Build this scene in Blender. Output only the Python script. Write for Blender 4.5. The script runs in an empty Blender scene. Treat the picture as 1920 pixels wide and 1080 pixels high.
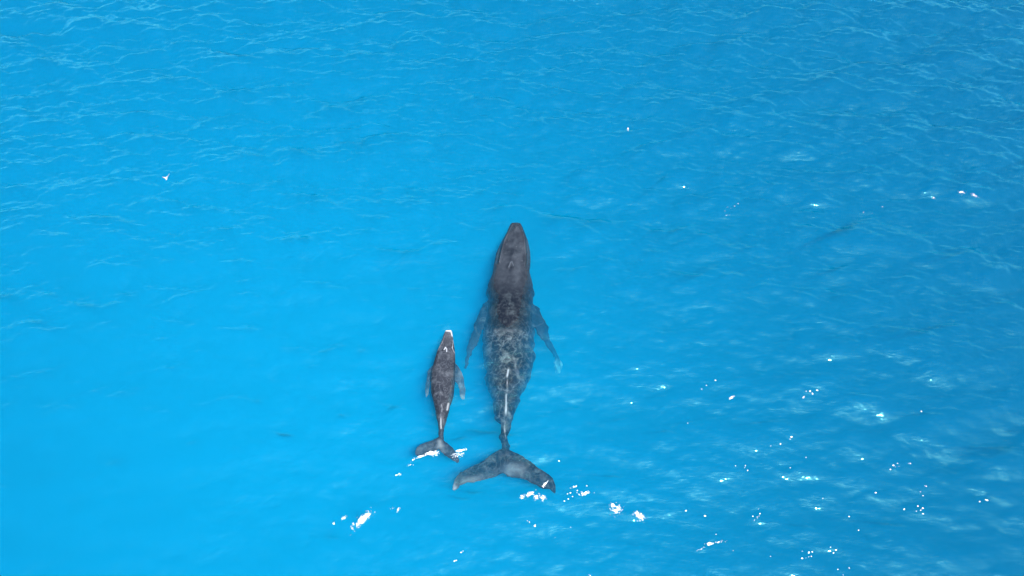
import bpy, bmesh, math, random
import numpy as np
from mathutils import Vector

# ------------------------------------------------------------------ camera, sky, sun, exposure
sc = bpy.context.scene
COL = sc.collection
H = 28.0                      # drone height over the sea, metres
PITCH = math.radians(56.0)    # look-down angle
F = 1297.0                    # focal length in pixels of a 1920 px wide frame

cam_data = bpy.data.cameras.new("camera")
cam = bpy.data.objects.new("camera", cam_data)
COL.objects.link(cam)
cam.location = (0, 0, H)
cam.rotation_euler = (math.pi / 2 - PITCH, 0, 0)
cam_data.sensor_width = 36.0
cam_data.lens = F / 1920 * 36.0
cam_data.clip_end = 20000
sc.camera = cam

SUN_EL = math.radians(65)
SUN_AZ = math.radians(140)    # compass style, 0 = +y (away from the camera), 90 = +x (right)
world = bpy.data.worlds.new("World")
sc.world = world
world.use_nodes = True
wn = world.node_tree.nodes
wl = world.node_tree.links
bg = wn["Background"]
sky = wn.new("ShaderNodeTexSky")
sky.sky_type = 'NISHITA'
sky.sun_disc = False
sky.sun_elevation = SUN_EL
sky.sun_rotation = SUN_AZ
sky.air_density = 1.0
sky.dust_density = 2.5
wl.new(sky.outputs[0], bg.inputs[0])
bg.inputs[1].default_value = 0.15

sun_data = bpy.data.lights.new("sun", 'SUN')
sun_data.energy = 2.15
sun_data.angle = math.radians(0.5)
sun_data.color = (1.0, 0.96, 0.90)
sun = bpy.data.objects.new("sun", sun_data)
COL.objects.link(sun)
sdir = Vector((math.sin(SUN_AZ) * math.cos(SUN_EL), math.cos(SUN_AZ) * math.cos(SUN_EL), math.sin(SUN_EL)))
sun.rotation_euler = sdir.to_track_quat('Z', 'Y').to_euler()
sun.location = sdir * 100

sc.view_settings.view_transform = 'Standard'
sc.view_settings.look = 'None'
sc.view_settings.exposure = 1.90
sc.view_settings.gamma = 1.0
sc.cycles.volume_bounces = 4
sc.cycles.max_bounces = 10
sc.cycles.transparent_max_bounces = 16
sc.cycles.sample_clamp_indirect = 0
sc.cycles.use_denoising = True
sc.cycles.use_adaptive_sampling = False


# ------------------------------------------------------------------ helpers
def tag(o, label=None, cat=None, group=None, kind=None):
    if label: o["label"] = label
    if cat: o["category"] = cat
    if group: o["group"] = group
    if kind: o["kind"] = kind
    return o


CP, SP = math.cos(PITCH), math.sin(PITCH)


def sea(px, py, z=0.0):
    """Where a sight line of the survey photo meets the level z (real metres)."""
    cx, cy = (px - 960) / F, (540 - py) / F
    d = np.array([cx, CP + cy * SP, -SP + cy * CP])
    t = (z - H) / d[2]
    return np.array([d[0] * t, d[1] * t, z])


def mesh_obj(name, verts, faces, mat, parent=None, smooth=True):
    me = bpy.data.meshes.new(name)
    me.from_pydata([tuple(map(float, v)) for v in verts], [], faces)
    me.update()
    if smooth:
        me.polygons.foreach_set("use_smooth", [True] * len(me.polygons))
    me.materials.append(mat)
    o = bpy.data.objects.new(name, me)
    COL.objects.link(o)
    o.parent = parent
    return o


def noise2(x, y, seed, scale, octaves=3, gain=0.5):
    """smooth value noise, numpy"""
    out = np.zeros_like(x)
    amp = 1.0
    tot = 0
    for k in range(octaves):
        xs, ys = x / scale + 37.1 * k + seed * 11.3, y / scale - 19.7 * k + seed * 5.9
        xi, yi = np.floor(xs), np.floor(ys)
        fx, fy = xs - xi, ys - yi
        fx, fy = fx * fx * (3 - 2 * fx), fy * fy * (3 - 2 * fy)

        def h(a, b):
            v = np.sin(a * 127.1 + b * 311.7 + seed * 74.7) * 43758.5453
            return v - np.floor(v)
        v = (h(xi, yi) * (1 - fx) + h(xi + 1, yi) * fx) * (1 - fy) + (h(xi, yi + 1) * (1 - fx) + h(xi + 1, yi + 1) * fx) * fy
        out += amp * (v * 2 - 1)
        tot += amp
        amp *= gain
        scale /= 2.03
    return out / tot


def new_mat(name):
    m = bpy.data.materials.new(name)
    m.use_nodes = True
    m.node_tree.nodes.clear()
    return m, m.node_tree.nodes, m.node_tree.links


# ------------------------------------------------------------------ water
m_water, n, l = new_mat("sea_water")
out = n.new("ShaderNodeOutputMaterial")
transp = n.new("ShaderNodeBsdfTransparent")
gloss = n.new("ShaderNodeBsdfGlossy")
gloss.inputs["Roughness"].default_value = 0.085
gloss.inputs["Color"].default_value = (0.27, 0.98, 1.0, 1)
mix = n.new("ShaderNodeMixShader")
fres = n.new("ShaderNodeFresnel")
fres.inputs["IOR"].default_value = 1.34
tc = n.new("ShaderNodeTexCoord")
mp = n.new("ShaderNodeMapping")
mp.inputs["Rotation"].default_value = (0, 0, math.radians(12))
mp.inputs["Scale"].default_value = (0.45, 1.0, 1.0)
n1 = n.new("ShaderNodeTexNoise"); n1.inputs["Scale"].default_value = 5.0; n1.inputs["Detail"].default_value = 2.0; n1.inputs["Roughness"].default_value = 0.6
bump = n.new("ShaderNodeBump"); bump.inputs["Strength"].default_value = 1.0; bump.inputs["Distance"].default_value = 0.028
l.new(tc.outputs["Object"], mp.inputs["Vector"])
l.new(mp.outputs[0], n1.inputs["Vector"])
l.new(n1.outputs["Fac"], bump.inputs["Height"])
l.new(bump.outputs[0], gloss.inputs["Normal"])
l.new(bump.outputs[0], fres.inputs["Normal"])
l.new(fres.outputs[0], mix.inputs[0])
# cyan streaks imitating refracted light on wavelet crests, switched off by the crest weight
crest_tint = n.new("ShaderNodeBsdfDiffuse"); crest_tint.inputs["Color"].default_value = (0.16, 0.70, 0.78, 1)
ca = n.new("ShaderNodeAttribute"); ca.attribute_name = "crest"
mp2 = n.new("ShaderNodeMapping"); mp2.inputs["Scale"].default_value = (0.34, 1.0, 1.0)
nf = n.new("ShaderNodeTexNoise"); nf.inputs["Scale"].default_value = 4.0; nf.inputs["Detail"].default_value = 4; nf.inputs["Roughness"].default_value = 0.6; nf.inputs["Distortion"].default_value = 0.8
l.new(tc.outputs["Object"], mp2.inputs["Vector"]); l.new(mp2.outputs[0], nf.inputs["Vector"])
sb = n.new("ShaderNodeMath"); sb.operation = 'SUBTRACT'; sb.inputs[1].default_value = 0.5
ab = n.new("ShaderNodeMath"); ab.operation = 'ABSOLUTE'
l.new(nf.outputs["Fac"], sb.inputs[0]); l.new(sb.outputs[0], ab.inputs[0])
rf = n.new("ShaderNodeMapRange"); rf.inputs[1].default_value = 0.0; rf.inputs[2].default_value = 0.13; rf.inputs[3].default_value = 1.0; rf.inputs[4].default_value = 0.0
l.new(ab.outputs[0], rf.inputs[0])
mf = n.new("ShaderNodeMath"); mf.operation = 'MULTIPLY'
l.new(rf.outputs[0], mf.inputs[0]); l.new(ca.outputs["Fac"], mf.inputs[1])
fmix = n.new("ShaderNodeMixShader")
l.new(mf.outputs[0], fmix.inputs[0]); l.new(transp.outputs[0], fmix.inputs[1]); l.new(crest_tint.outputs[0], fmix.inputs[2])
l.new(fmix.outputs[0], mix.inputs[1])
l.new(gloss.outputs[0], mix.inputs[2])
l.new(mix.outputs[0], out.inputs["Surface"])
SC = (0.0001, 0.0455, 0.107)
AB = (0.500, 0.182, 0.168)
G_ANISO = -0.45
vs = n.new("ShaderNodeVolumeScatter")
ds = max(SC)
vs.inputs["Color"].default_value = (SC[0] / ds, SC[1] / ds, SC[2] / ds, 1)
vs.inputs["Density"].default_value = ds
vs.inputs["Anisotropy"].default_value = G_ANISO
va = n.new("ShaderNodeVolumeAbsorption")
da = max(AB) / 0.999
va.inputs["Color"].default_value = (1 - AB[0] / da, 1 - AB[1] / da, 1 - AB[2] / da, 1)
va.inputs["Density"].default_value = da
add = n.new("ShaderNodeAddShader")
l.new(vs.outputs[0], add.inputs[0]); l.new(va.outputs[0], add.inputs[1])
l.new(add.outputs[0], out.inputs["Volume"])


def wave_tile(N, L, seed, slope, lam_peak, lam_min, wind_deg, spread):
    rng = np.random.default_rng(seed)
    k1 = np.fft.fftfreq(N, d=L / N) * 2 * np.pi
    kx, ky = np.meshgrid(k1, k1)
    k = np.hypot(kx, ky); k[0, 0] = 1
    kp = 2 * np.pi / lam_peak
    th = np.arctan2(ky, kx) - math.radians(wind_deg)
    S = k ** -3.85 * np.exp(-1.0 * (kp / k) ** 2) * (1 - spread + spread * np.cos(th) ** 8)
    S *= np.exp(-(k * lam_min / (2 * np.pi)) ** 2)
    S[0, 0] = 0
    amp = np.sqrt(S) * (rng.normal(size=(N, N)) + 1j * rng.normal(size=(N, N)))
    h = np.fft.ifft2(amp).real
    sx = np.fft.ifft2(1j * kx * amp).real
    sy = np.fft.ifft2(1j * ky * amp).real
    dx = np.fft.ifft2(1j * kx / k * amp).real
    dy = np.fft.ifft2(1j * ky / k * amp).real
    s = slope / math.sqrt((sx ** 2 + sy ** 2).mean())
    return h * s, dx * s, dy * s


NT, STEP = 1152, 0.08
X0, X1, Y0, Y1 = -46.0, 46.0, -6.0, 56.0
fx = np.arange(X0, X1 + 1e-6, STEP)
fy = np.arange(Y0, Y1 + 1e-6, STEP)
hT, dxT, dyT = wave_tile(NT, NT * STEP, 7, 0.335, 3.6, 0.17, 86, 0.95)
ix = np.arange(len(fx)) % NT
iy = np.arange(len(fy)) % NT
GX, GY = np.meshgrid(fx, fy)
edge = np.clip(np.minimum.reduce([GX - X0, X1 - GX, GY - Y0, Y1 - GY]) / 4.0, 0, 1)
# wind ripples grow away from the drone and towards the right
wind = np.clip(0.50 + (GY - 10) / 30 * 0.92 + GX / 30 * 0.06 + 0.22 * noise2(GX, GY, 3, 16.0, 2), 0.38, 1.38)
edge = edge * wind
# long low swell under the ripples
SWELL = (0.10 * np.sin(0.42 * GY + 0.10 * GX + 1.2 * noise2(GX, GY, 8, 14.0, 2)) + 0.05 * np.sin(0.75 * GY - 0.33 * GX + 2 + noise2(GX, GY, 9, 9.0, 2))) * np.clip(edge * 3, 0, 1) * 0.6
WZ = hT[np.ix_(iy, ix)] * edge
# break down the few facets that are steeper than water can stand
for _ in range(5):
    gy_, gx_ = np.gradient(WZ, STEP)
    over = np.clip((np.hypot(gx_, gy_) - np.where(GY < 24, 0.42, 0.66)) / 0.15, 0, 1)
    for _k in range(3):
        over = np.maximum.reduce([over, np.roll(over, 1, 0), np.roll(over, -1, 0), np.roll(over, 1, 1), np.roll(over, -1, 1)]) * .97
    sm_ = WZ
    for _k in range(4):
        sm_ = (sm_ * 2 + np.roll(sm_, 1, 0) + np.roll(sm_, -1, 0) + np.roll(sm_, 1, 1) + np.roll(sm_, -1, 1)) / 6
    print("steep share", float((over > 0).mean()), "rms slope", float(np.hypot(gx_, gy_)[500:].std()))
    WZ = WZ * (1 - over) + sm_ * over
# bow ripples pushed ahead of the calf and of the adult
for (bx, by, rad, amp) in ((841, 619, 0.45, .05), (841, 622, 0.95, .035), (841, 626, 1.6, .025), (966, 418, 0.5, .03), (966, 424, 1.2, .025)):
    c = sea(bx, by)
    r = np.hypot((GX - c[0]) * 1.25, GY - (c[1] - rad * 0.6)) + 0.12 * noise2(GX, GY, 12, 0.8, 2)
    WZ += amp * np.exp(-((r - rad) / 0.10) ** 2) * np.clip((GY - c[1] + rad) / rad, 0, 1)
def blur(a, k, st=1):
    for _ in range(k):
        a = (a + np.roll(a, st, 0) + np.roll(a, -st, 0) + np.roll(a, st, 1) + np.roll(a, -st, 1)) / 5
    return a


# sharp ridges of the wavelets, strongest where a larger crest lifts them
fine = blur(WZ, 1) - blur(WZ, 5)
broad = blur(WZ, 8) - blur(WZ, 14, 4)
CREST = np.clip(fine / fine.std() - 1.0 + 0.55 * broad / broad.std(), 0, 1.6) / 1.6
CREST = CREST * (0.12 + 0.88 * np.clip(wind - .1, 0, 1.2)) * 0.0
# smooth slick water over and beside the whales
for (ax, ay, bx, by, w) in ((966, 425, 955, 600, 1.5), (955, 600, 947, 850, 1.2), (890, 890, 1010, 890, 1.0), (841, 625, 828, 830, .8)):
    p0, p1 = sea(ax, ay)[:2], sea(bx, by)[:2]
    xy = np.stack([GX.ravel(), GY.ravel()], -1); ab_ = p1 - p0
    t_ = np.clip(((xy - p0) @ ab_) / (ab_ @ ab_), 0, 1)
    dd = np.hypot(*(xy - p0 - t_[:, None] * ab_).T).reshape(GX.shape)
    k_ = np.clip((dd - w * .7) / w, 0, 1)
    CREST = CREST * (.12 + .88 * k_)
    if w == 1.5: WZ = WZ * (.45 + .55 * k_)
LEAN = WZ * 0.80      # the breeze leans the wavelets away from the drone: steep lee faces, gentle near faces
WZ = WZ + SWELL
WX = dxT[np.ix_(iy, ix)] * edge
WY = dyT[np.ix_(iy, ix)] * edge
print("wave rms height", WZ.std(), "max", WZ.max())


def water_z(x, y):
    i = int(round((y - Y0) / STEP)); j = int(round((x - X0) / STEP))
    i = min(max(i, 0), len(fy) - 1); j = min(max(j, 0), len(fx) - 1)
    return float(WZ[i, j])


def build_water():
    far = [60, 90, 150, 300, 700, 1800, 5000]
    xs = np.concatenate([[-a for a in far[::-1]], fx, far])
    ys = np.concatenate([[-a for a in far[::-1]] , [-20, -10], fy, far[0:]])
    ny, nx = len(ys), len(xs)
    X, Y = np.meshgrid(xs, ys)
    Z = np.zeros_like(X)
    ox, oy = len(far), len(far) + 2
    sl = (slice(oy, oy + len(fy)), slice(ox, ox + len(fx)))
    Z[sl] += WZ
    X[sl] += -WX * 0.5
    Y[sl] += -WY * 0.5 + LEAN
    top = np.stack([X, Y, Z], -1).reshape(-1, 3)
    a = (np.arange(ny - 1)[:, None] * nx + np.arange(nx - 1)[None, :]).reshape(-1)
    quads = np.stack([a, a + 1, a + nx + 1, a + nx], -1)
    # skirt and bottom
    ring = np.concatenate([np.arange(nx), np.arange(1, ny) * nx + nx - 1, (ny - 1) * nx + np.arange(nx - 2, -1, -1), np.arange(ny - 2, 0, -1) * nx])
    nr = len(ring)
    low = top[ring].copy(); low[:, 2] = -60
    base = len(top)
    verts = np.concatenate([top, low])
    i = np.arange(nr); j = (i + 1) % nr
    side = np.stack([ring[j], ring[i], base + i, base + j], -1)
    nv = len(verts)
    loops = np.concatenate([quads.reshape(-1), side.reshape(-1), (base + i[::-1])]).astype(np.int32)
    starts = np.concatenate([np.arange(len(quads) + len(side)) * 4, [4 * (len(quads) + len(side))]]).astype(np.int32)
    me = bpy.data.meshes.new("water")
    me.vertices.add(nv); me.vertices.foreach_set("co", verts.astype(np.float32).reshape(-1))
    me.loops.add(len(loops)); me.loops.foreach_set("vertex_index", loops)
    me.polygons.add(len(starts)); me.polygons.foreach_set("loop_start", starts)
    me.update(calc_edges=True)
    me.validate()
    cr_ = np.zeros(X.shape); cr_[sl] = CREST
    at = me.attributes.new("crest", 'FLOAT', 'POINT')
    at.data.foreach_set("value", np.concatenate([cr_.reshape(-1), np.zeros(nr)]).astype(np.float32))
    sm = np.zeros(len(me.polygons), dtype=bool); sm[:len(quads)] = True
    me.polygons.foreach_set("use_smooth", sm)
    me.materials.append(m_water)
    o = bpy.data.objects.new("water", me)
    COL.objects.link(o)
    return tag(o, "rippled turquoise blue sea surface filling the view", "water", kind="structure")


build_water()

m_bed, n, l = new_mat("sea_floor_sand")
out = n.new("ShaderNodeOutputMaterial"); b = n.new("ShaderNodeBsdfPrincipled")
nz = n.new("ShaderNodeTexNoise"); nz.inputs["Scale"].default_value = 0.05
cr = n.new("ShaderNodeValToRGB")
cr.color_ramp.elements[0].color = (0.30, 0.29, 0.25, 1); cr.color_ramp.elements[1].color = (0.5, 0.48, 0.4, 1)
l.new(nz.outputs[0], cr.inputs[0]); l.new(cr.outputs[0], b.inputs["Base Color"]); l.new(b.outputs[0], out.inputs["Surface"])
b.inputs["Roughness"].default_value = 0.9
tag(mesh_obj("seabed", [(-4990, -4990, -59), (4990, -4990, -59), (4990, 4990, -59), (-4990, 4990, -59)], [(0, 1, 2, 3)], m_bed, smooth=False),
    "pale sandy sea floor far below the surface", "ground", kind="structure")


# ------------------------------------------------------------------ whale skin
def skin_material(name, dark, mid, pale, light_mottle):
    m, n, l = new_mat(name)
    out = n.new("ShaderNodeOutputMaterial")
    b = n.new("ShaderNodeBsdfPrincipled")
    b.inputs["Roughness"].default_value = 0.5
    b.inputs["Specular IOR Level"].default_value = 0.04
    tc = n.new("ShaderNodeTexCoord")
    at = n.new("ShaderNodeAttribute"); at.attribute_name = "pale"
    am = n.new("ShaderNodeAttribute"); am.attribute_name = "light_mottle"
    nz = n.new("ShaderNodeTexNoise"); nz.inputs["Scale"].default_value = light_mottle; nz.inputs["Detail"].default_value = 5; nz.inputs["Roughness"].default_value = 0.6; nz.inputs["Distortion"].default_value = 0.4  # soft patches of wave-focused sunlight mixed into the skin colour
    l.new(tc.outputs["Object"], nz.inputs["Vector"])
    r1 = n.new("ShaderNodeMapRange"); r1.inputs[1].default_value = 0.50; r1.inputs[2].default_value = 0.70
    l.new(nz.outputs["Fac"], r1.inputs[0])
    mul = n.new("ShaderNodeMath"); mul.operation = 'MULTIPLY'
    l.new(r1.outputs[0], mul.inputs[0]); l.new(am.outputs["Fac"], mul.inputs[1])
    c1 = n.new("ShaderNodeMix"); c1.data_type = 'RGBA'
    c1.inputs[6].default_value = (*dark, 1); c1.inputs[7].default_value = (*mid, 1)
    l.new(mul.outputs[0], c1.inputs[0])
    # thin pale lines of rippled sunlight painted into the skin
    nl = n.new("ShaderNodeTexNoise"); nl.inputs["Scale"].default_value = light_mottle * 0.9; nl.inputs["Detail"].default_value = 3; nl.inputs["Distortion"].default_value = 1.2
    l.new(tc.outputs["Object"], nl.inputs["Vector"])
    s1 = n.new("ShaderNodeMath"); s1.operation = 'SUBTRACT'; s1.inputs[1].default_value = 0.5; l.new(nl.outputs["Fac"], s1.inputs[0])
    s2 = n.new("ShaderNodeMath"); s2.operation = 'ABSOLUTE'; l.new(s1.outputs[0], s2.inputs[0])
    s3 = n.new("ShaderNodeMapRange"); s3.inputs[2].default_value = 0.035; s3.inputs[3].default_value = 0.35; s3.inputs[4].default_value = 0.0; l.new(s2.outputs[0], s3.inputs[0])
    s4 = n.new("ShaderNodeMath"); s4.operation = 'MULTIPLY'; l.new(s3.outputs[0], s4.inputs[0]); l.new(am.outputs["Fac"], s4.inputs[1])
    cs = n.new("ShaderNodeMix"); cs.data_type = 'RGBA'; cs.inputs[7].default_value = (mid[0] * 1.8, mid[1] * 1.8, mid[2] * 1.8, 1)
    l.new(s4.outputs[0], cs.inputs[0]); l.new(c1.outputs[2], cs.inputs[6])
    # fine speckle of barnacle scars
    n2 = n.new("ShaderNodeTexNoise"); n2.inputs["Scale"].default_value = 11; n2.inputs["Detail"].default_value = 4; n2.inputs["Roughness"].default_value = 0.7
    l.new(tc.outputs["Object"], n2.inputs["Vector"])
    r2 = n.new("ShaderNodeMapRange"); r2.inputs[1].default_value = 0.56; r2.inputs[2].default_value = 0.75; r2.inputs[4].default_value = 0.3
    l.new(n2.outputs["Fac"], r2.inputs[0])
    c2 = n.new("ShaderNodeMix"); c2.data_type = 'RGBA'; c2.inputs[7].default_value = (0.024, 0.027, 0.033, 1)
    l.new(r2.outputs[0], c2.inputs[0]); l.new(cs.outputs[2], c2.inputs[6])
    c3 = n.new("ShaderNodeMix"); c3.data_type = 'RGBA'; c3.inputs[7].default_value = (*pale, 1)
    l.new(at.outputs["Fac"], c3.inputs[0]); l.new(c2.outputs[2], c3.inputs[6])
    l.new(c3.outputs[2], b.inputs["Base Color"])
    bp = n.new("ShaderNodeBump"); bp.inputs["Strength"].default_value = 0.6; bp.inputs["Distance"].default_value = 0.03
    l.new(n2.outputs["Fac"], bp.inputs["Height"]); l.new(bp.outputs[0], b.inputs["Normal"])
    l.new(b.outputs[0], out.inputs["Surface"])
    return m


def polyline_dist(xy, pts):
    d = np.full(len(xy), 1e9)
    for a, b in zip(pts[:-1], pts[1:]):
        ab = b - a
        t = np.clip(((xy - a) @ ab) / (ab @ ab + 1e-12), 0, 1)
        d = np.minimum(d, np.hypot(*(xy - a - t[:, None] * ab).T))
    return d


def loft(bm, rings):
    """closed tube through rings of equal length with capped ends"""
    vr = [[bm.verts.new(p) for p in r] for r in rings]
    m = len(vr[0])
    for a, b in zip(vr[:-1], vr[1:]):
        for i in range(m):
            bm.faces.new((a[i], a[(i + 1) % m], b[(i + 1) % m], b[i]))
    for r, rev in ((vr[0], True), (vr[-1], False)):
        c = bm.verts.new(np.mean([v.co for v in r], axis=0))
        for i in range(m):
            f = (r[i], r[(i + 1) % m], c)
            bm.faces.new(f[::-1] if rev else f)


def resample(poly, k):
    poly = np.array(poly, float)
    s = np.concatenate([[0], np.cumsum(np.hypot(*np.diff(poly[:, :2], axis=0).T))])
    t = np.linspace(0, s[-1], k)
    return np.stack([np.interp(t, s, poly[:, i]) for i in range(poly.shape[1])], -1)


def smooth1(a, it=1):
    a = np.array(a, float)
    for _ in range(it):
        b = a.copy(); b[1:-1] = 0.25 * a[:-2] + 0.5 * a[1:-1] + 0.25 * a[2:]; a = b
    return a


def body_rings(st, m=40):
    """st rows: centre xyz (z = height of the widest level), half width, height above, height below, top exponent"""
    rings = []
    for cx, cy, cz, hw, hu, hd, ex in st:
        r = []
        for i in range(m):
            a = 2 * math.pi * i / m
            c, s = math.cos(a), math.sin(a)
            e = ex if s > 0 else 0.9
            x = hw * math.copysign(abs(c) ** e, c)
            z = (hu if s > 0 else hd) * math.copysign(abs(s) ** (1.0 if s < 0 else 1.0), s)
            r.append((cx + x, cy, cz + z))
        rings.append(r)
    return rings


def fin_rings(lead, trail, zl, thick, k=26, m=16):
    """flat blade between a leading and a trailing outline (plan px lists), zl(t) level, thick(t) half thickness"""
    A = resample([sea(*p)[:2] for p in lead], k)
    B = resample([sea(*p)[:2] for p in trail], k)
    rings = []
    for i in range(k):
        t = i / (k - 1)
        z = zl(t); th = thick(t)
        # move both outlines along their sight line to level z
        fa = (H - z) / H
        a, b = A[i] * fa, B[i] * fa
        c = (a + b) / 2; h = (a - b) / 2
        r = []
        for j in range(m):
            an = 2 * math.pi * j / m
            u = math.cos(an); w = math.sin(an)
            p = c + h * u
            r.append((p[0], p[1], z + th * w * (0.75 + 0.25 * u)))
        rings.append(r)
    return rings


def finish_whale(name, bm, mat, voxel, paint, sculpt):
    """fuse the raw volumes into one continuous skin, then sculpt it and paint its markings"""
    bmesh.ops.recalc_face_normals(bm, faces=bm.faces)
    me = bpy.data.meshes.new(name + "_raw"); bm.to_mesh(me); bm.free()
    tmp = bpy.data.objects.new(name + "_raw", me); COL.objects.link(tmp)
    md = tmp.modifiers.new("r", 'REMESH'); md.mode = 'VOXEL'; md.voxel_size = voxel
    sm = tmp.modifiers.new("s", 'SMOOTH'); sm.factor = 0.5; sm.iterations = 5
    dg = bpy.context.evaluated_depsgraph_get()
    nm = bpy.data.meshes.new_from_object(tmp.evaluated_get(dg), depsgraph=dg)
    bpy.data.objects.remove(tmp)
    nm.name = name
    nv = len(nm.vertices)
    co = np.empty(nv * 3, np.float32); nm.vertices.foreach_get("co", co); co = co.reshape(-1, 3).astype(float)
    no = np.empty(nv * 3, np.float32); nm.vertices.foreach_get("normal", no); no = no.reshape(-1, 3).astype(float)
    co = sculpt(co, no)
    nm.vertices.foreach_set("co", co.astype(np.float32).reshape(-1))
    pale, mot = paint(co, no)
    for an, v in (("pale", pale), ("light_mottle", mot)):
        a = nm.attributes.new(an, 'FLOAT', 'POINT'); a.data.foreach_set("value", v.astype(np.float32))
    nm.polygons.foreach_set("use_smooth", [True] * len(nm.polygons))
    nm.materials.clear(); nm.materials.append(mat)
    nm.update()
    o = bpy.data.objects.new(name, nm); COL.objects.link(o)
    print(name, nv)
    return o


def to_px(co):
    """inverse of sea(): plan coordinates of points, used to lay markings out along the body"""
    d = co - np.array([0, 0, H])
    f = d[:, 1] * CP - d[:, 2] * SP
    u = d[:, 1] * SP + d[:, 2] * CP
    return np.stack([960 + F * d[:, 0] / f, 540 - F * u / f], -1)


def P(L):
    return [np.array(p, float) for p in L]


# ---- adult
MO = [(416.5,958.5,974.5),(420,956,978),(433,951,983),(444,943.5,988),(456,937,991),(467,931.5,993),(478,929,994),(489,926,993.5),
      (500,924.5,992.5),(507,922,994),(513,918,996),(520,915,998.5),(533,913.5,1000),(544,914,999),(556,914.5,998),(567,913.5,998),
      (589,910,999),(611,906.7,1000.4),(622,905.5,1001.8),(644,905,1001),(667,906.7,999.5),(678,907.8,996.7),(689,909,993.3),
      (700,911,989),(711,914.4,984.4),(722,917.8,980),(733,920,975.5),(744,922,973),(756,924.4,969),(767,927,964.4),
      (778,931,961),(789,934,957),(800,936,954.6),(811,937,953.5),(822,938,953),(835,938.5,954),(850,936,956),(862,938,955)]


def whale_stations(rows, top_fn, up_fn, dn_fn, ex_fn, widen=0.10):
    st = []
    y0, y1 = rows[0][0], rows[-1][0]
    ys = np.array([r[0] for r in rows], float)
    xl = np.array([r[1] for r in rows], float); xr = np.array([r[2] for r in rows], float)
    yy = np.concatenate([[y0, y0 + 2], np.arange(y0 + 5, y1, 5), [y1]])
    for y in yy:
        t = (y - y0) / (y1 - y0)
        l_, r_ = np.interp(y, ys, xl), np.interp(y, ys, xr)
        top = top_fn(t)
        w0 = sea(r_, y)[0] - sea(l_, y)[0]
        hu = up_fn(t) * w0 / 2
        zc = top - hu
        L, R = sea(l_, y, zc), sea(r_, y, zc)
        hw = (R[0] - L[0]) / 2 * (1 + widen * max(0, 1 - t / .2))
        # shift forward so that the crest of the section lies on this station's sight line
        cy = sea((l_ + r_) / 2, y, top)[1]
        st.append(((L[0] + R[0]) / 2, cy, zc, hw, hu, dn_fn(t) * hw, ex_fn(t)))
    return st


def I(xs, ys):
    return lambda t: float(np.interp(t, xs, ys))


m_adult = skin_material("adult_whale_skin", (0.004, 0.0065, 0.011), (0.056, 0.073, 0.080), (0.46, 0.53, 0.60), 2.3)
bm = bmesh.new()
st = whale_stations(MO,
    I([0, .05, .2, .35, .45, .6, .8, 1], [.05, .12, .17, .15, .0, -.12, -.26, -.36]),
    I([0, .1, .2, .35, .55, .75, .9, 1], [.45, .5, .55, .68, .8, 1.05, 1.5, 1.0]),
    I([0, .1, .2, .35, .55, .75, .9, 1], [.6, .9, 1.0, 1.0, .95, 1.1, 1.3, .9]),
    I([0, .2, .3, .5, .8, 1], [.75, .75, .85, .95, 1.0, 1.0]))
loft(bm, body_rings(st))
# flukes (left, right)
loft(bm, fin_rings([(948,838),(935,842),(920,853),(900,866),(878,876.5),(862,886.5),(852.5,898),(847,911),(850,919)],
                   [(948,889),(943,887),(923,896.5),(907,901),(892,905),(877,907),(864,913),(856,918),(851.5,920.5)],
                   I([0, .5, 1], [-.36, -.36, -.5]), I([0, .3, .8, 1], [.17, .11, .06, .035])))
loft(bm, fin_rings([(946,838),(962,846.5),(978,856.5),(995,865),(1008,875),(1025,886.5),(1037,896.5),(1043,909),(1042.5,920)],
                   [(942,887),(953,895),(970,897.5),(987,901.5),(1000,910),(1015,916.5),(1028,918.5),(1036,924),(1041.5,927)],
                   I([0, .5, 1], [-.36, -.32, -.4]), I([0, .3, .8, 1], [.17, .11, .06, .035])))
# flippers
loft(bm, fin_rings([(925,556),(913,564),(900,578),(893,600),(885,618),(878.5,635),(875,657),(871,675.5),(871,690)],
                   [(925,600),(912,608),(904,621),(901,631),(893,648),(884,661),(881.5,672),(879,684),(873.5,693.5)],
                   I([0, .4, 1], [-.5, -.6, -.95]), I([0, .3, .8, 1], [.2, .15, .08, .04])))
loft(bm, fin_rings([(985,560),(998,569),(1009,576),(1018,593),(1028,615),(1033,637),(1042,655.5),(1049,670),(1055,685),(1051,697)],
                   [(985,606),(1000,612),(1005.5,624),(1015.5,638),(1026,653),(1036,668),(1036,680),(1036,690),(1038,697),(1043,702)],
                   I([0, .4, .7, 1], [-.5, -.65, -1.5, -2.8]), I([0, .3, .8, 1], [.2, .15, .08, .04])))
# small dorsal hump
d0 = sea(951, 716, -.22)
loft(bm, [[(d0[0] + .17 * w * math.cos(a) * (1 - .3 * (1 - w)), d0[1] + .5 * math.sin(a) * w - .25 * (1 - w), d0[2] - .25 + .42 * (1 - w * w))
           for a in np.linspace(0, 2 * math.pi, 13)[:-1]] for w in (1.2, .95, .7, .45, .2, .06)])


def hw(co, lst, z=0.0):
    return polyline_dist(to_px(co), P(lst))


rngm = np.random.default_rng(3)
TUB = [(965,432),(960,446),(968,462),(954,471),(972,440),(975,455),(949,458),(963,478),(977,474),(946,474),(968,428),(958,438),(953,450),(980,464),(971,484),(944,486),(979,488),(964,453)]


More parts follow.
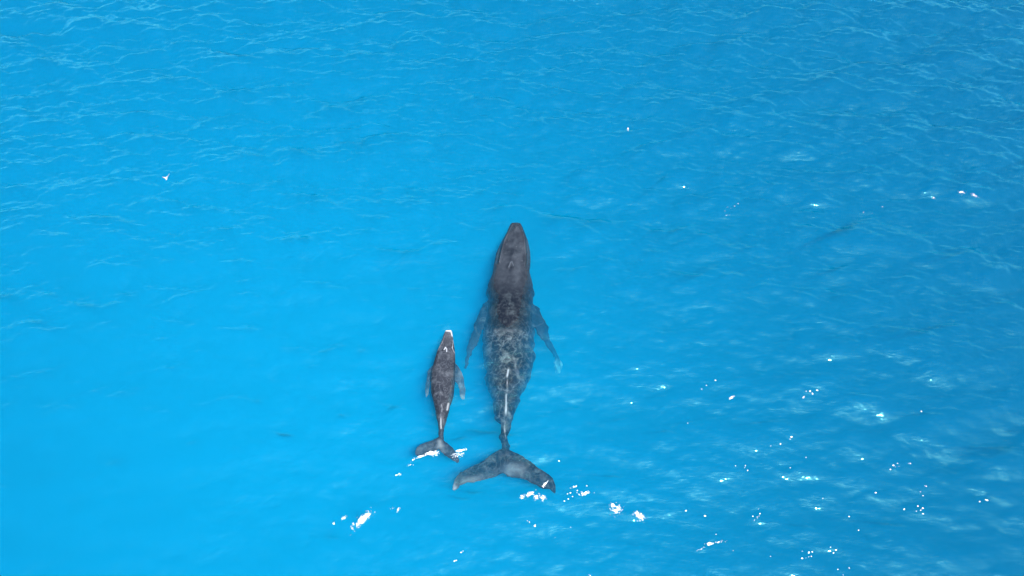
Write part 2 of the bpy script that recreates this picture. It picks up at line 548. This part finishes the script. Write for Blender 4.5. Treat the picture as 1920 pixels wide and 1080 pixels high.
def sculpt_adult(co, no):
    q = to_px(co)
    up = np.clip(no[:, 2], 0, 1)
    head = np.clip((512 - q[:, 1]) / 20, 0, 1)
    lipd = np.minimum(hw(co, LIPL), hw(co, LIPR))
    co[:, 2] += np.exp(-(lipd / 2.0) ** 2) * .07 * head * (up > .2)
    groove = np.minimum(hw(co, [(p[0] - 4, p[1]) for p in LIPL]), hw(co, [(p[0] + 4, p[1]) for p in LIPR]))
    co[:, 2] -= np.exp(-(groove / 2.5) ** 2) * .10 * head * (up > .2)
    mid = hw(co, [(967,425),(963,470),(959,486)])
    co[:, 2] += np.exp(-(mid / 3.0) ** 2) * .05 * (up > .2)
    for t in TUB:
        d = np.hypot(q[:, 0] - t[0], q[:, 1] - t[1])
        co[:, 2] += np.exp(-(d / 1.5) ** 2) * .05 * (up > .2)
    bl = hw(co, [(953,502),(958,491),(960,491),(964,502)])
    co[:, 2] += np.exp(-(bl / 2.0) ** 2) * .08 * (up > .2)
    # neck folds and lumpy back
    fold = np.clip((575 - q[:, 1]) / 20, 0, 1) * np.clip((q[:, 1] - 505) / 12, 0, 1)
    co[:, 2] += fold * up * .012 * (noise2(co[:, 0] * .35, co[:, 1], 4, .22, 3) + .2 * np.sin(q[:, 1] * 1.1 + 4 * noise2(co[:, 0], co[:, 1], 4, 1.0)))
    back = np.clip((q[:, 1] - 600) / 20, 0, 1)
    co += no * (back * .045 * noise2(co[:, 0], co[:, 1], 9, .7, 3))[:, None]
    # frayed edges of the parts that lie deeper
    deep = np.clip((-co[:, 2] - .15) / .45, 0, 1) * (.25 + .75 * np.clip((q[:, 1] - 500) / 60, 0, 1))
    side = np.clip(1 - np.abs(no[:, 2]), .2, 1)
    co[:, 0] += deep * side * .17 * noise2(co[:, 0] * .4, co[:, 1], 2, .30, 2, .5)
    co[:, 1] += deep * side * .12 * noise2(co[:, 0], co[:, 1] * .6, 5, .3, 3, .6)
    return co


LIPL = [(961,421),(953,434),(948,446),(943,459),(940.5,470),(938,482),(936,492)]
LIPR = [(975,421),(980,434),(983,447),(984.5,462),(985,475),(984.5,488),(983,500)]
SPINE = [(953,693),(951,706),(951,720),(952,731),(949,742),(949,764),(948,784),(945.5,800),(946.7,811),(949,822)]


def paint_adult(co, no):
    q = to_px(co); x, y = co[:, 0], co[:, 1]
    up = np.clip(no[:, 2] * 2, 0, 1)
    j = noise2(x, y, 21, .35, 3)
    j2 = noise2(x, y, 22, .9, 3)
    p = np.zeros(len(co))
    li = np.exp(-(hw(co, LIPL) / .9) ** 2) * .12 + np.exp(-(hw(co, LIPR) / .9) ** 2) * .08
    p = np.maximum(p, li * np.clip(.75 + j, 0, 1) * up)
    for t in TUB:
        p = np.maximum(p, np.exp(-(np.hypot(q[:, 0] - t[0], q[:, 1] - t[1]) / 0.9) ** 2) * .07 * up)
    p = np.maximum(p, .030 * np.clip((560 - q[:, 1]) / 50, 0, 1) * (1 + j))
    bl = np.exp(-(hw(co, [(954,501),(957.5,491),(960,490.5),(962.5,498)]) / 1.3) ** 2)
    p = np.maximum(p, bl * .09 * up)
    sp = np.exp(-(hw(co, SPINE) / (0.9 + 0.8 * np.clip(j2 + .2, 0, 1))) ** 2)
    p = np.maximum(p, sp * np.clip(.55 + 1.3 * j, 0, 1) * .60 * up)
    # pale tips and trailing parts
    tip = np.clip((q[:, 1] - 673 + 6 * j) / 10, 0, 1) * (q[:, 0] > 1012) * (q[:, 1] < 720)
    p = np.maximum(p, tip * .75 * np.clip(.6 + 1.4 * noise2(x, y, 24, .18, 3), 0, 1))
    tip2 = np.clip((862 - q[:, 0]) / 10, 0, 1) * (q[:, 1] > 870)
    p = np.maximum(p, tip2 * .3 * np.clip(.7 + j, 0, 1))
    fl = (q[:, 1] > 845)
    tr = np.exp(-(hw(co, [(870,903),(890,897),(910,889),(930,882),(938,872)]) / 8) ** 2) * np.clip(.5 + 1.3 * j2, 0, 1)
    tr = np.maximum(tr, np.exp(-(hw(co, [(955,880),(975,880)]) / 12) ** 2) * .8)
    p = np.maximum(p, fl * tr * .12)
    sh = np.exp(-(hw(co, [(928,620),(950,619),(975,622)]) / 3.0) ** 2) * np.clip(.4 + j, 0, 1)
    p = np.maximum(p, sh * .12 * up)
    cl = np.clip((q[:, 1] - 617) / 6, 0, 1) * np.clip((830 - q[:, 1]) / 120, 0, 1)  # cloudy brightening from rippled light, painted on the rear back
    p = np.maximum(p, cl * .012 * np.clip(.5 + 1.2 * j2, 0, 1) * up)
    light_net = np.exp(-(noise2(x, y, 41, .62, 2) / .035) ** 2) * np.clip((q[:, 1] - 560) / 50, 0, 1) * (q[:, 1] < 845)  # bright net of wave-focused light painted into the skin
    p = np.maximum(p, light_net * .07 * up)
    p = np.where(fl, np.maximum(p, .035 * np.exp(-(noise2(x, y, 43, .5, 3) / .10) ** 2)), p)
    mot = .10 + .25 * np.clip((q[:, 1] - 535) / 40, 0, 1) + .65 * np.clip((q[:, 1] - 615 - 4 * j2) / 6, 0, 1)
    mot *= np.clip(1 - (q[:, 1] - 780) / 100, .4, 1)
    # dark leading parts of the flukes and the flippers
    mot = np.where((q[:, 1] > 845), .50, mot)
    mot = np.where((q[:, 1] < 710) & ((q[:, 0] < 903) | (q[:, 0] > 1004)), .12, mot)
    return p, mot


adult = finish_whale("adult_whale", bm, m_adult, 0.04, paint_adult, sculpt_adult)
tag(adult, "large dark grey humpback whale swimming just under the surface, pale line along its spine", "whale")

# ---- calf
CA = [(618.5,836,846),(621,834.5,847.3),(626,832.6,848.4),(632.4,830.6,849.4),(639,827.4,850.7),(645.4,824.8,852),(652,822,852.6),
      (658,819,853.6),(665,816.4,854),(671,815,854),(678,813,853.6),(684,811,853.3),(691,809,853),(704,808,853.3),(717,808,852.7),
      (729.6,809,851.4),(737,811,850),(745,812.5,847.7),(753,814.3,845),(761.7,816,843),(770,817.5,841.5),(778,818.7,839.5),
      (786.7,821,836.7),(795,822.3,834.5),(803,823,832.7),(812,823,831.4),(820,822.5,832),(830,820,834),(838,820,834)]
m_calf = skin_material("calf_whale_skin", (0.005, 0.0075, 0.013), (0.052, 0.060, 0.070), (0.64, 0.68, 0.72), 3.2)
bm = bmesh.new()
st = whale_stations(CA,
    I([0, .1, .3, .5, .7, .85, 1], [.08, .16, .20, .14, .0, -.15, -.25]),
    I([0, .15, .3, .5, .75, .9, 1], [.5, .6, .65, .8, 1.0, 1.4, .9]),
    I([0, .1, .3, .5, .75, .9, 1], [.7, .9, 1.0, 1.0, 1.1, 1.3, .8]),
    I([0, .3, .8, 1], [.8, .85, 1.0, 1.0]))
loft(bm, body_rings(st, 32))
loft(bm, fin_rings([(827,818),(820,820),(810,825),(797,829),(787,833),(781,839),(778,847),(778,851)],
                   [(827,844),(823,843),(816,848),(808,853),(798,856),(790,857),(783,856),(779,854)],
                   I([0, 1], [-.27, -.35]), I([0, .3, .8, 1], [.10, .07, .045, .03]), 20, 12))
loft(bm, fin_rings([(826,818),(833,826),(840,831),(850,840),(857,850),(861,861)],
                   [(822,842),(827,848),(834,855),(844,861),(852,866),(859,869)],
                   I([0, 1], [-.27, -.38]), I([0, .3, .8, 1], [.10, .07, .045, .03]), 20, 12))
loft(bm, fin_rings([(818,682),(809,686),(801.5,696),(799,710),(797.5,723),(797.2,735),(797.5,743)],
                   [(818,712),(810,713),(807,717),(805.5,726),(804,734),(802,741),(799,745.5)],
                   I([0, .4, 1], [-.3, -.45, -.8]), I([0, .3, .8, 1], [.10, .08, .05, .03]), 20, 12))
loft(bm, fin_rings([(845,674),(854,680),(860,688),(866,698),(870,708),(872,722),(873,736),(872,746)],
                   [(846,712),(853,716),(858,721),(861.5,730),(862,737),(862.5,743),(865,748.5),(867.5,751)],
                   I([0, .4, 1], [-.3, -.45, -.75]), I([0, .3, .8, 1], [.10, .08, .05, .03]), 20, 12))
d0 = sea(829, 762, -.05)
loft(bm, [[(d0[0] + .09 * w * math.cos(a), d0[1] + .22 * math.sin(a) * w - .1 * (1 - w), d0[2] - .1 + .2 * (1 - w * w))
           for a in np.linspace(0, 2 * math.pi, 13)[:-1]] for w in (1.2, .95, .7, .45, .2, .06)])
CLL = [(836,621),(832.5,632),(829,642),(824.5,650),(819,660)]
CLR = [(846.5,622),(848.5,632),(850,642),(848,652),(851,659),(853,662)]
CTUB = [(841,632),(838,640),(843,642),(834,646),(846,635),(845,648),(840,626),(836,634)]


def sculpt_calf(co, no):
    q = to_px(co); up = np.clip(no[:, 2], 0, 1)
    lip = np.minimum(hw(co, CLL), hw(co, CLR))
    co[:, 2] += np.exp(-(lip / 1.2) ** 2) * .035 * (up > .1)
    for t in CTUB:
        co[:, 2] += np.exp(-(np.hypot(q[:, 0] - t[0], q[:, 1] - t[1]) / .9) ** 2) * .03 * (up > .2)
    bl = hw(co, [(831.5,656),(835,650),(837.5,653),(837.5,660)])
    co[:, 2] += np.exp(-(bl / 1.3) ** 2) * .05 * (up > .2)
    deep = np.clip((-co[:, 2] - .1) / .4, 0, 1)
    side = np.clip(1 - np.abs(no[:, 2]), .2, 1)
    co[:, 0] += deep * side * .07 * noise2(co[:, 0] * .5, co[:, 1], 2, .25, 3, .6)
    co += no * (.012 * noise2(co[:, 0], co[:, 1], 9, .4, 3))[:, None]
    return co


def paint_calf(co, no):
    q = to_px(co); x, y = co[:, 0], co[:, 1]
    up = np.clip(no[:, 2] * 2, 0, 1)
    j = noise2(x, y, 31, .25, 3); j2 = noise2(x, y, 32, .6, 3)
    p = np.clip((623.0 - q[:, 1] + 1.5 * j) / 3.5, 0, 1) * .6
    p = np.maximum(p, np.exp(-(hw(co, [(845,620),(848,630)]) / 1.1) ** 2) * .5)
    p = np.maximum(p, (np.exp(-(hw(co, CLR) / .8) ** 2) * .28 + np.exp(-(hw(co, CLL) / .8) ** 2) * .12) * np.clip(.8 + j, 0, 1))
    p = np.maximum(p, np.exp(-(hw(co, [(833,655),(835.5,651.5),(837.3,654),(837.3,659)]) / 1.0) ** 2) * .4 * up)
    p = np.maximum(p, np.clip(1 - (q[:, 1] - 618) / 45, 0, 1) * .06)
    p = np.maximum(p, .016 * (1 + j2) * up)
    sp = [(829,740),(827,756),(829,766),(826.5,778),(826.5,790),(827,803)]
    p = np.maximum(p, np.exp(-(hw(co, sp) / (1.1 + 1.2 * np.clip(j2, 0, 1))) ** 2) * np.clip(.6 + j, 0, 1) * .35 * up)
    p = np.maximum(p, np.exp(-(hw(co, [(841,757),(839,768)]) / 2.0) ** 2) * .3)
    p = np.maximum(p, np.exp(-(hw(co, [(824,828),(826,836)]) / 5) ** 2) * .15)
    p = np.maximum(p, np.clip((q[:, 0] - 855) / 8, 0, 1) * (q[:, 1] < 760) * .10 * np.clip(.6 + 1.3 * j2, 0, 1))
    p = np.maximum(p, np.clip((q[:, 1] - 735) / 10, 0, 1) * (q[:, 0] > 857) * (q[:, 1] < 760) * .16)
    p = np.maximum(p, np.clip((q[:, 1] - 725) / 15, 0, 1) * (q[:, 0] < 806) * (q[:, 1] < 760) * .14)
    mot = np.full(len(co), .7)
    p = np.maximum(p, .045 * np.exp(-(noise2(x, y, 45, .16, 3) / .10) ** 2) * np.clip((q[:, 1] - 680) / 10, 0, 1) * np.clip((770 - q[:, 1]) / 30, 0, 1) * up)
    return p, mot


calf = finish_whale("whale_calf", bm, m_calf, 0.022, paint_calf, sculpt_calf)
tag(calf, "small humpback whale calf with white snout tip swimming beside the large whale", "whale")


# ------------------------------------------------------------------ foam, white patches and stand-in sun glints
m_foam_glint, n, l = new_mat("foam_glint_white")  # one white shared by foam and by flecks imitating sun glints
out = n.new("ShaderNodeOutputMaterial"); b = n.new("ShaderNodeBsdfPrincipled")
b.inputs["Base Color"].default_value = (0.86, 0.88, 0.88, 1); b.inputs["Roughness"].default_value = 0.6
l.new(b.outputs[0], out.inputs["Surface"])
rf_ = random.Random(11)


def fleck(V, Fc, x, y, r, lift=0.0):
    """a low rounded white clot on the surface, for foam and for stand-in sun glints"""
    z = water_z(x, y) + 0.012 + lift
    base = len(V); m = 7
    st_, an = rf_.uniform(1, 1.9), rf_.uniform(-.5, .9)
    for ring, (rr, hz) in enumerate(((1.0, 0.0), (0.65, 0.35))):
        for i in range(m):
            a = 2 * math.pi * i / m
            k = r * rr * rf_.uniform(.65, 1.2)
            u, v = k * math.cos(a) * st_, k * math.sin(a)
            V.append((x + u * math.cos(an) - v * math.sin(an), y + u * math.sin(an) + v * math.cos(an), z + hz * r))
    V.append((x, y, z + 0.45 * r))
    for i in range(m):
        j = (i + 1) % m
        Fc.append((base + i, base + j, base + m + j, base + m + i))
        Fc.append((base + m + i, base + m + j, base + 2 * m))
    Fc.append(tuple(base + i for i in range(m))[::-1])


def white_patch(label, lumps, lift=0.0):  # scatters clumps of white flecks over the surface
    """lumps: (px, py, half length px, half width px, slope of the long axis, flecks, largest radius m)"""
    V, Fc = [], []
    for (px, py, ax, ay, sl_, cnt, rmax) in lumps:
        ca_, sa_ = math.cos(sl_), math.sin(sl_)
        for _ in range(int(cnt * .9)):
            u, v = rf_.gauss(0, .5) * ax, rf_.gauss(0, .5) * ay
            p = sea(px + u * ca_ + v * sa_, py - u * sa_ + v * ca_, 0.05)
            d = min(1, math.hypot(u / ax, v / ay))
            fleck(V, Fc, p[0], p[1], rmax * .56 * rf_.uniform(.35, 1) * (1 - .55 * d), lift)
    o = mesh_obj("white_patch", V, Fc, m_foam_glint)
    return tag(o, label, "foam", "foam and white patches behind the whales", "stuff")


white_patch("dense white streak of foam over the left fluke of the calf",
           [(811, 848, 12, 4, .1, 100, .065), (790, 854, 14, 2.0, .3, 45, .045), (775, 860, 5, 2, .7, 14, .04)])
white_patch("broken white splash over the right fluke tip of the calf",
           [(864, 844, 10, 2.2, .1, 50, .06), (860, 851, 14, 7, .2, 60, .035)])
white_patch("thin slanting white streak on the right fluke tip of the large whale",
           [(1022, 907, 8, 1.6, .9, 45, .05)])
white_patch("pair of speckled white clumps just below the right fluke of the large whale",
           [(994, 926, 10, 4, .5, 60, .05), (978, 932, 5, 4, .3, 30, .045), (1005, 932, 5, 6, 0, 30, .04), (1017, 934, 8, 6, -.5, 60, .045)])
white_patch("small white clump right of the large whale's tail, first of a row of three",
           [(1097, 925, 12, 4, .2, 60, .045), (1078, 911, 7, 4, .2, 18, .035)])
white_patch("scattered white clump in the middle of a row of three right of the tail",
           [(1157, 955, 11, 11, -.7, 90, .045), (1150, 947, 6, 4, -.5, 25, .05)])
white_patch("scattered white clump at the right end of a row of three beyond the tail",
           [(1200, 968, 12, 8, -.6, 90, .045), (1196, 962, 5, 4, 0, 25, .055)])
white_patch("largest slanting white patch, at lower left of the tails",
           [(678, 975, 20, 7, .75, 170, .06), (689, 966, 10, 3, .7, 40, .05)])
white_patch("two tiny white spots left of the largest white patch",
           [(644, 971, 5, 3, .6, 22, .045), (626, 981, 3, 3, 0, 9, .035)])
white_patch("small thin white fleck right of the largest white patch",
           [(746, 954, 5, 1.8, 1.0, 16, .04), (735, 952, 8, 3, .2, 8, .02)])
white_patch("two small white dots trailing below left of the calf's tail",
           [(742, 890, 2.5, 2, 0, 9, .045), (749, 887, 3, 2, .4, 9, .04), (768, 870, 6, 4, .3, 10, .03)])
white_patch("compact white blob on open water right of the whales",
           [(1373, 744, 6, 2.2, .6, 26, .05)])
white_patch("beaded white line near the bottom edge at right of centre",
           [(1331, 1019, 7, 3, .2, 30, .06), (1350, 1015, 14, 2.5, .15, 16, .035), (1315, 1028, 12, 2, .5, 14, .03)])
white_patch("white fringe under a curling wavelet at the far right",
           [(1800, 363, 6, 3, -.1, 30, .05), (1826, 369, 10, 2.5, -.5, 26, .045), (1752, 368, 4, 3, 0, 8, .04)])
white_patch("tiny white fleck on open water above right of the large whale's head",
           [(1177, 241, 3, 4, 0, 14, .045)])

# loose white flecks standing in for sun glints, thickest towards the lower right
V, Fc = [], []
seeds = []
for _ in range(38):
    px = rf_.triangular(560, 1920, 1500); py = 1100 - abs(rf_.gauss(0, 1)) * 260
    if px > 1060 or py > 905:
        seeds.append((px, py))
for (px, py) in seeds:
    a = rf_.uniform(-.2, .9)
    for _ in range(rf_.choice([1, 1, 1, 2, 3, 4, 7])):
        u, v = rf_.gauss(0, 13), rf_.gauss(0, 5)
        q = sea(px + u * math.cos(a) + v * math.sin(a), py - u * math.sin(a) + v * math.cos(a))
        fleck(V, Fc, q[0], q[1], rf_.uniform(.007, .027))
tag(mesh_obj("glint_flecks", V, Fc, m_foam_glint), "tiny loose white flecks imitating sun glints over the water", "foam", kind="stuff")


# ------------------------------------------------------------------ seabird
m_bird, n, l = new_mat("white_feathers")
out = n.new("ShaderNodeOutputMaterial"); b = n.new("ShaderNodeBsdfPrincipled")
at = n.new("ShaderNodeAttribute"); at.attribute_name = "grey"
cm = n.new("ShaderNodeMix"); cm.data_type = 'RGBA'
cm.inputs[6].default_value = (0.40, 0.35, 0.35, 1); cm.inputs[7].default_value = (0.20, 0.14, 0.14, 1)
l.new(at.outputs["Fac"], cm.inputs[0]); l.new(cm.outputs[2], b.inputs["Base Color"])
b.inputs["Roughness"].default_value = 0.8
l.new(b.outputs[0], out.inputs["Surface"])
m_beak, n, l = new_mat("dark_beak")
out = n.new("ShaderNodeOutputMaterial"); b = n.new("ShaderNodeBsdfPrincipled")
b.inputs["Base Color"].default_value = (0.25, 0.12, 0.04, 1); l.new(b.outputs[0], out.inputs["Surface"])

bm = bmesh.new()
# body: nose towards -y
rows = [(-.23, .012, 0), (-.21, .030, .004), (-.17, .036, .006), (-.13, .034, 0), (-.07, .052, -.006), (.0, .058, -.01), (.07, .046, -.006), (.13, .028, .0), (.17, .034, .0), (.20, .040, .0)]
loft(bm, [[(w * math.cos(a), y, z + w * (.8 if y < .13 else .2) * math.sin(a)) for a in np.linspace(0, 2 * math.pi, 13)[:-1]] for y, w, z in rows])
for sgn, tipx, tipy, up_ in ((-1, .36, .10, .10), (1, .27, .42, .16)):
    secs = []
    for t in np.linspace(0, 1, 9):
        x = sgn * (.01 + tipx * t); y0_ = -.05 + (tipy + .05) * t ** 1.5 - .05 * math.sin(math.pi * t)
        ch = .15 * (1 - t) ** .7 + .012
        z = up_ * t + .05 * math.sin(math.pi * t)
        secs.append([(x, y0_ + ch * .5 + ch * .5 * math.cos(a), z + (.010 * (1 - t) + .003) * math.sin(a)) for a in np.linspace(0, 2 * math.pi, 11)[:-1]])
    loft(bm, secs)
bmesh.ops.recalc_face_normals(bm, faces=bm.faces)
me = bpy.data.meshes.new("raw"); bm.to_mesh(me); bm.free()
tmp = bpy.data.objects.new("raw", me); COL.objects.link(tmp)
md = tmp.modifiers.new("r", 'REMESH'); md.mode = 'VOXEL'; md.voxel_size = .006
dg = bpy.context.evaluated_depsgraph_get()
nm = bpy.data.meshes.new_from_object(tmp.evaluated_get(dg), depsgraph=dg); bpy.data.objects.remove(tmp)
nv = len(nm.vertices); co = np.empty(nv * 3, np.float32); nm.vertices.foreach_get("co", co); co = co.reshape(-1, 3)
g = np.clip((np.abs(co[:, 0]) - .10) / .12, 0, 1) * (np.where(co[:, 0] < 0, .9, .35))
a = nm.attributes.new("grey", 'FLOAT', 'POINT'); a.data.foreach_set("value", g.astype(np.float32))
nm.polygons.foreach_set("use_smooth", [True] * len(nm.polygons)); nm.materials.clear(); nm.materials.append(m_bird)
bird = bpy.data.objects.new("seabird", nm); COL.objects.link(bird)
tag(bird, "small white seabird with greyish wings gliding low over the water", "seabird")
bp_ = sea(312.3, 334, 2.5)
bird.location = bp_; bird.rotation_euler = (0, 0, math.radians(6)); bird.scale = (.56,) * 3
bm = bmesh.new()
loft(bm, [[(w * math.cos(a), y, .0 + w * math.sin(a)) for a in np.linspace(0, 2 * math.pi, 9)[:-1]] for y, w in ((-.225, .011), (-.25, .008), (-.275, .003))])
bmesh.ops.recalc_face_normals(bm, faces=bm.faces)
me = bpy.data.meshes.new("beak"); bm.to_mesh(me); bm.free(); me.materials.append(m_beak)
bk = bpy.data.objects.new("beak", me); COL.objects.link(bk); bk.parent = bird
